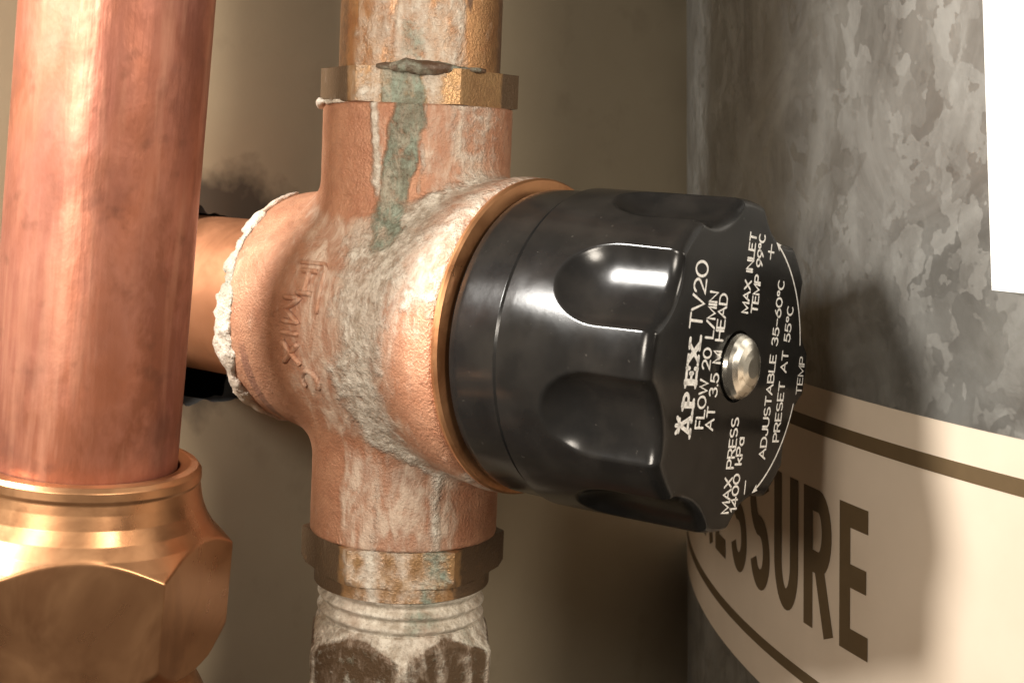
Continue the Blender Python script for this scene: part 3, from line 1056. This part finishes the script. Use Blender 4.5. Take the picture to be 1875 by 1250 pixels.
# the pool of residue on top of the upper collar
ch = [(20.3 * math.cos(math.radians(a)), 20.3 * math.sin(math.radians(a)), 55.0, r) for a, r in ((-74, .5), (-66, 1.0), (-58, 1.4), (-48, 1.6), (-38, 1.3), (-28, .8), (-18, .6), (-8, .5))]
bead_mesh('lime_scale', ch, LIME, valve, (0.25, 0.4, 0.75), 21, amp=0.8)
ch = [(21.6 * math.cos(math.radians(a)), 21.6 * math.sin(math.radians(a)), 47.4, r) for a, r in ((-146, 1.4), (-140, .9), (-128, .6), (-115, .5), (-104, .4), (-92, .35))]
bead_mesh('lime_scale', ch, LIME, valve, (0.8, 0.0, 0.1), 23, amp=0.5)

# ------------------------------------------------------------------ pipes on the valve


def pipe_mask(p):
    az = np.degrees(np.arctan2(p[:, 1], p[:, 0]))
    z = p[:, 2]
    n, nf = fbm(p * np.array([1, 1, 0.4]), 6, 81), fbm(p * np.array([1, 1, 0.5]), 2.4, 83)
    w = sstep(-70, -64, az + 4 * n) * sstep(-14, -22, az + 4 * n) * (0.62 + 0.45 * nf)
    w = np.maximum(w, sstep(-108, -98, az + 6 * n) * sstep(-64, -70, az) * (0.46 + 0.5 * nf))
    g = 0.5 * sstep(-66, -60, az) * sstep(-30, -50, az) * sstep(0, .4, n)
    t = np.maximum(0.95 * np.exp(-((az + 15 + 10 * n) / 4.5) ** 2) * sstep(64, 70, z), 0.7 * sstep(12, 24, az))
    t = np.maximum(t, 0.6 * sstep(-104, -114, az))
    return np.clip(np.stack([w * 0.72, g, t, w * 1.1], -1), 0, 1)


def tube(name, r, z0, z1, mat, M, maskf=None, nt=200, nz=90, disp=0.0, wave=None):
    T, Z = np.meshgrid(np.linspace(0, 2 * np.pi, nt, endpoint=False), np.linspace(z0, z1, nz))
    R = np.full_like(T, r)
    if wave:
        R = R + wave(T, Z)
    V, F = grid_surface(R, T, Z, cap0=z0, cap1=z1)
    m = maskf(V) if maskf else None
    if m is not None and disp:
        d = V.copy()
        d[:, 2] = 0
        d /= np.maximum(np.linalg.norm(d, axis=1, keepdims=True), 1e-6)
        V = V + d * (sstep(0.4, 0.7, np.maximum(m[:, 0], m[:, 1])) * disp * (0.4 + fbm(V, 2.2, 91, 3)))[:, None]
    o = new_mesh(name, V, F, mat, None, True, mask=m, sharp=50)
    o.matrix_world = M
    return o


up = tube('copper_pipe', 17.8, 54.85, 260, PIPE_U, VALVE, pipe_mask, disp=0.6, nz=220)
tag(up, 'streaked copper pipe rising from the top collar of the valve', 'pipe')
mp = tube('copper_pipe', 19.3, 33.0, 110, COPPER_M, VALVE @ Matrix.Rotation(-math.pi / 2, 4, 'Y'))
tag(mp, 'plain copper pipe running from the back of the valve into the wall', 'pipe')

# threaded joint below
conn = thing('pipe_union', 'lime-crusted hex union with sealing tape under the valve', 'pipe fitting', VALVE)


def tape_mask(p):
    az = np.degrees(np.arctan2(p[:, 1], p[:, 0]))
    n = fbm(p * np.array([1, 1, 3]), 5, 101)
    w = 0.72 + 0.6 * n
    g = sstep(20, 8, np.abs(az + 34)) * (0.55 + 0.6 * n)
    t = sstep(0.35, 0.6, n) * 0.3
    return np.clip(np.stack([w + 0.2, g * 0.8, t], -1), 0, 1)


zz = np.linspace(-57.5, -72, 70)
T, Z = np.meshgrid(np.linspace(0, 2 * np.pi, 220, endpoint=False), zz)
R = 18.2 + 0.55 * np.sin(Z / 3.0 * 2 * math.pi + T) + 0.35 * fbm(np.stack([np.cos(T) * 12, np.sin(T) * 12, Z * 2.2], -1), 6, 111, 3)
V, F = grid_surface(R, T, Z)
new_mesh('sealing_tape', V, F, LIME, conn, True, mask=tape_mask(V))


def nut_mask(p):
    az = np.degrees(np.arctan2(p[:, 1], p[:, 0]))
    n, nf = fbm(p, 6, 121), fbm(p * np.array([1, 1, 0.4]), 2.4, 123)
    PH = poly_radius(np.radians(az), 6, 19.6, math.radians(-49 + 32))
    top = sstep(0.15, 0.9, PH - np.hypot(p[:, 0], p[:, 1]) + 0.6 * n)
    rim = np.exp(-((PH - 22.3) / 0.35) ** 2) * 0.7
    w = np.maximum(np.maximum(top * (0.80 + 0.3 * n), rim), 0.26 + 0.75 * nf * sstep(-100, -80, az))
    g = 0.25 + 0.5 * n * top
    t = 0.95 + 0.3 * n
    return np.clip(np.stack([w * 0.9, g * 0.9, t, w * 0.8], -1), 0, 1)


collar('hex_nut', 6, 19.6, math.radians(-49 + 32), [(17.8, -66.2), (18.4, -66.5), (19.2, -68.0), (20.2, -69.5), (21.6, -71.0), (23.2, -72.6), (23.4, -73.5), (23.4, -96)], BRASS, conn, nut_mask, disp=0.45)
T, Z = np.meshgrid(np.linspace(0, 2 * np.pi, 64, endpoint=False), np.linspace(-95, -260, 4))
V, F = grid_surface(np.full_like(T, 17.8), T, Z)
new_mesh('tail_pipe', V, F, COPPER_M, conn, True)

# ------------------------------------------------------------------ riser on the left, in front
KS, RD = 272 / 264, 272.0
zc = (450 - 846) * RD / 2600
xc = (152 - 937.5) * RD / 2600
UR = Vector((0.100, -0.078, 1)).normalized()
AR = Vector((0, -1, 0))
RISER = frame((AR - UR * AR.dot(UR)), UR, (xc, RD, zc))
riser = thing('copper_riser', 'thick tarnished copper riser with a bronze hex nut, nearest on the left', 'pipe', RISER)
T, Z = np.meshgrid(np.linspace(0, 2 * np.pi, 160, endpoint=False), np.linspace(-8, 260, 60))
V, F = grid_surface(17.2 + 0.08 * fbm(np.stack([np.cos(T) * 18, np.sin(T) * 18, Z * 0.5], -1), 9, 131, 3), T, Z)
new_mesh('tube', V * KS, F, COPPER, riser, True)
pr = [(17.3, -3), (17.6, 0.4), (19.5, 0.9), (21.0, 0.7), (21.7, -0.2), (21.8, -1.6), (21.6, -2.2), (21.9, -4), (22.5, -6.5), (23.6, -9), (25.2, -11.4), (27.2, -13.4), (29.0, -15.0), (29.3, -16.3), (29.2, -30.5), (26.0, -35.0), (22.5, -37.5), (20, -38)]
nt = 720
R_, Z_ = prof_interp(pr, 160)
T, Z = np.meshgrid(np.linspace(0, 2 * np.pi, nt, endpoint=False), Z_)
P = poly_radius(T, 6, 25.0, math.radians(18))
Rp = np.repeat(R_[:, None], nt, 1)
hh = np.clip(0.5 + 0.5 * (P - Rp) / 0.4, 0, 1)
Rg = P * (1 - hh) + Rp * hh - 0.4 * hh * (1 - hh)
V, F = grid_surface(Rg, T, Z)
new_mesh('compression_nut', V * KS, F, NUTBR, riser, True)
R_, Z_ = prof_interp([(19, -36), (21.0, -37.6), (23.5, -39.5), (25.5, -43), (25.8, -55), (24, -59), (18, -61), (18, -200)], 60)
T, Z = np.meshgrid(np.linspace(0, 2 * np.pi, 120, endpoint=False), Z_)
V, F = grid_surface(np.repeat(R_[:, None], 120, 1), T, Z)
new_mesh('fitting_body', V * KS, F, NUTBR, riser, True)
